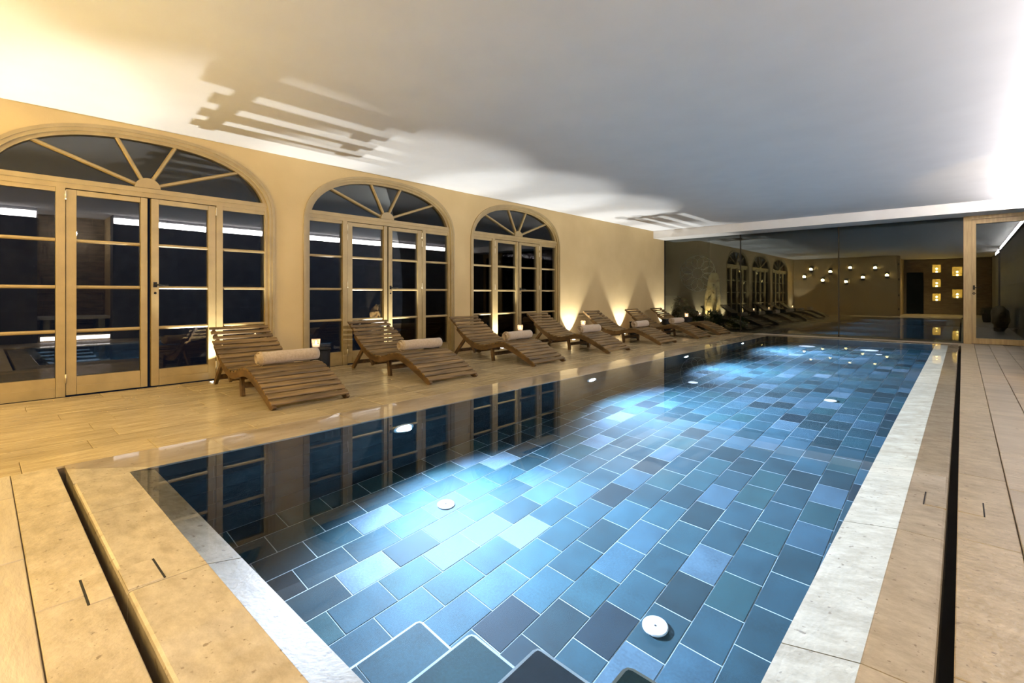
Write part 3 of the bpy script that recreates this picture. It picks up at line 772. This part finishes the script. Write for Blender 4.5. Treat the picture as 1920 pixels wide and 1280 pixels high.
# ---- drum tables and tea lights
def make_table():
    t = thing('drum_table', (0,0,0), 'x', 'side table', 'black drum tables between loungers')
    MB().lathe([(0,0),(.118,0),(.122,.01),(.122,.375),(.118,.385),(0,.385)], 32).build('drum', M['drum'], t)
    MB().lathe([(0,.385),(.130,.385),(.134,.39),(.134,.405),(.130,.41),(0,.41)], 32).build('table_top', M['drum'], t)
    return t
def make_tea():
    t = thing('tealight', (0,0,0), 'x', 'candle', 'tea lights on the drum tables')
    MB().lathe([(0,0),(.044,0),(.050,.004),(.053,.118),(.050,.118),(.046,.012),(0,.012)], 24).build('tumbler', M['gglass'], t)
    MB().lathe([(0,.013),(.040,.013),(.041,.046),(0,.047)], 18).build('candle', M['wax'], t)
    MB().lathe([(0,.048),(.008,.054),(.011,.064),(.006,.082),(0,.095)], 10).build('flame', M['flame'], t)
    point('flame_light', (0,0,.105), .4, (1,.6,.28), .01, t)
    return t
TY = [2.98, 4.78, 6.94, 9.02, 11.22, 13.02, 14.50]
names2 = ['between the first and second loungers','between the second and third loungers','between the third and fourth loungers','between the fourth and fifth loungers','between the fifth and sixth loungers','between the sixth and seventh loungers','between the last lounger and the glass']
dt = make_table(); tables = [dt]+[copy_tree(dt) for _ in TY[1:]]
for o, y, n_ in zip(tables, TY, names2): o.location = (-6.10, y, 0); o['label'] = 'black drum side table '+n_
lit = [0, 2, 3, 6]; te = make_tea(); teas = [te]+[copy_tree(te) for _ in lit[1:]]
for q, i in zip(teas, lit): q.location = (-6.13, TY[i]-.04, .41); q['label'] = 'glass tea light on the drum table '+names2[i]
# ---- floor uplights along the wall
UY = [-.75, 2.0, 4.65, 7.25, 9.75, 12.15, 14.72]
UN = ['before the near end of the first arched door','behind the first lounger','behind the second lounger','before the third arched door','beyond the third arched door','in the middle of the blank wall','beside the far glazing']
for y, n_ in zip(UY, UN):
    u = thing('floor_uplight', (-6.93,y,0), 'recessed steel floor uplight '+n_, 'uplight', 'floor uplights under the window wall')
    MB().lathe([(.040,.002),(.042,.006),(.060,.006),(.064,.001)], 24).build('ring', M['steel'], u)
    MB().lathe([(0,.004),(.041,.004)], 24).build('lens', M['uplens'], u)
    spot('uplight_beam', (0,0,.02), (PI,math.radians(3),0), UPLIGHT_W, UPLIGHT_C, math.radians(78), .38, .006, u)

# ================================================================== PLANTS AND ROCKS
def rock(name, loc, sx_, sy_, sz, label, seed):
    bm = bmesh.new(); bmesh.ops.create_icosphere(bm, subdivisions=4, radius=1)
    rnd = random.Random(seed); ph = [(Vector((rnd.uniform(-1,1),rnd.uniform(-1,1),rnd.uniform(-1,1))).normalized(), rnd.uniform(2,9), rnd.uniform(0,6)) for _ in range(14)]
    for v in bm.verts:
        k = 1+sum(math.sin(v.co.dot(d)*fq+p)*.22/fq*2 for d, fq, p in ph)
        c = v.co*k; v.co = Vector((c.x*sx_, c.y*sy_, (c.z+1)*sz))
        if v.co.z < 0: v.co.z = 0
    me = bpy.data.meshes.new(name); bm.to_mesh(me); bm.free(); me.materials.append(M['rock'])
    o = bpy.data.objects.new(name, me); link(o); o.location = loc; return tag(o, label, 'rock')
def leaves(n, rx, rz, zc, size, rnd):
    m = MB()
    for _ in range(n):
        d = Vector((rnd.gauss(0,1),rnd.gauss(0,1),rnd.gauss(0,1))).normalized()*rnd.random()**.4
        p = Vector((d.x*rx, d.y*rx, zc+d.z*rz)); u = Vector((rnd.gauss(0,1),rnd.gauss(0,1),rnd.gauss(0,.7))).normalized(); w = u.orthogonal().normalized()
        s_ = size*rnd.uniform(.6,1.3); m.add([p-u*s_, p+w*s_*.35, p+u*s_, p-w*s_*.35], [(0,1,2,3)])
    return m
def bush(loc, rx, h_, label, seed, n=420):
    rnd = random.Random(seed); t = thing('garden_shrub', loc, label, 'shrub', 'shrubs beyond the glass')
    MB().tube([(0,0,0),(.02,.01,h_*.5)], [.03,.015]).build('stem', M['terrac'], t)
    leaves(n, rx, h_*.5, h_*.52, .07, rnd).build('foliage', M['leaf'], t); return t
# palm by the slate wall (mirrored in the panes)
pal = thing('potted_palm', (.73,2.95,0), 'dark potted palm in front of the slate wall', 'plant')
MB().lathe([(0,0),(.13,0),(.17,.32),(.18,.34),(.16,.34),(.15,.30),(0,.30)], 20).build('pot', M['terrac'], pal)
for k in range(15):
    a = 2*PI*k/15+random.uniform(-.2,.2); ln = random.uniform(.30,.44); up = random.uniform(.5,.9); m = MB(); pts = []
    for i in range(9):
        t_ = i/8; pts.append(Vector((math.cos(a)*ln*t_*.62, math.sin(a)*ln*t_, .30+up*t_-.62*t_*t_)))
    m.tube(pts, [.008]*8+[.003], 5)
    for i in range(1,9):
        d = (pts[i]-pts[i-1]).normalized(); sd = d.cross(Vector((0,0,1))).normalized()
        for s_ in (-1,1):
            e = pts[i]+sd*s_*.12*(1-.6*i/8)+d*.07-Vector((0,0,.03)); m.add([pts[i]-d*.012, e, pts[i]+d*.012], [(0,1,2)])
    m.build('frond', M['leaf'], pal)
rock('boulder', (.82,9.5,0), .20, .24, .36, 'rough lit boulder standing against the slate wall', 3)
u = thing('boulder_uplight', (.66,9.12,0), 'small floor uplight in front of the boulder', 'uplight')
MB().lathe([(.03,.002),(.032,.006),(.045,.006),(.048,.001)], 20).build('ring', M['steel'], u); MB().lathe([(0,.004),(.031,.004)], 20).build('lens', M['uplens'], u)
spot('boulder_beam', (0,0,.03), (math.radians(180-38),0,math.radians(-20)), 60, (1,.75,.42), math.radians(70), .4, .02, u)

# garden beyond the far glazing
tag(box('terrace_ground', -12, 3, YG+.06, 24, -.3, -.02, M['soil'], None, kind='structure'), 'dark terrace beyond the glass')
tag(box('wall_garden', -12, -6.84, 18.0, 18.2, -.02, 3.4, M['dwall'], None, kind='structure'), 'dark garden wall carrying the line rosette')
tag(box('wall_garden_end', -12, 4, 23.0, 23.2, -.02, 4, M['dwall'], None, kind='structure'), 'dark boundary wall closing the terrace')
ro = thing('wall_rosette', (-7.20,17.97,1.87), 'grey line rosette of overlapping circles on the dark garden wall', 'wall ornament')
R0 = .34
def circ(cx, cz, r, rad=.007, n=48):
    return MB().tube([(cx+r*math.cos(2*PI*k/n), 0, cz+r*math.sin(2*PI*k/n)) for k in range(n+1)], rad, 5)
for k in range(12):
    a = 2*PI*k/12; circ(.42*math.cos(a), .42*math.sin(a), .23).build('ring', M['line'], ro)
circ(0,0,.19).build('inner_ring', M['line'], ro); circ(0,0,.655).build('outer_ring', M['line'], ro)
tag(box('planter_wall', -8.4,-7.52,16.9,17.2,-.02,1.05,M['pale']), 'low pale planter wall beside the rosette', 'planter')
rock('standing_stone', (-6.27,17.0,-.02), .25, .18, .84, 'golden lit standing stone beyond the glass', 11)
spot('stone_beam', (-6.45,16.55,.25), (math.radians(180-40),0,math.radians(-20)), 26, (1,.78,.42), math.radians(60), .5, .02)
for i, (x, y, rx, h_, l) in enumerate(((-7.25,16.6,.36,1.0,'dark shrub below the rosette'),(-6.70,16.2,.30,.62,'low shrub before the standing stone'),(-6.0,16.3,.33,.60,'low shrub beside the standing stone'),(-5.28,16.3,.32,.42,'lowest shrub at the end of the bed'))):
    bush((x,y,-.02), rx, h_, l, 30+i)
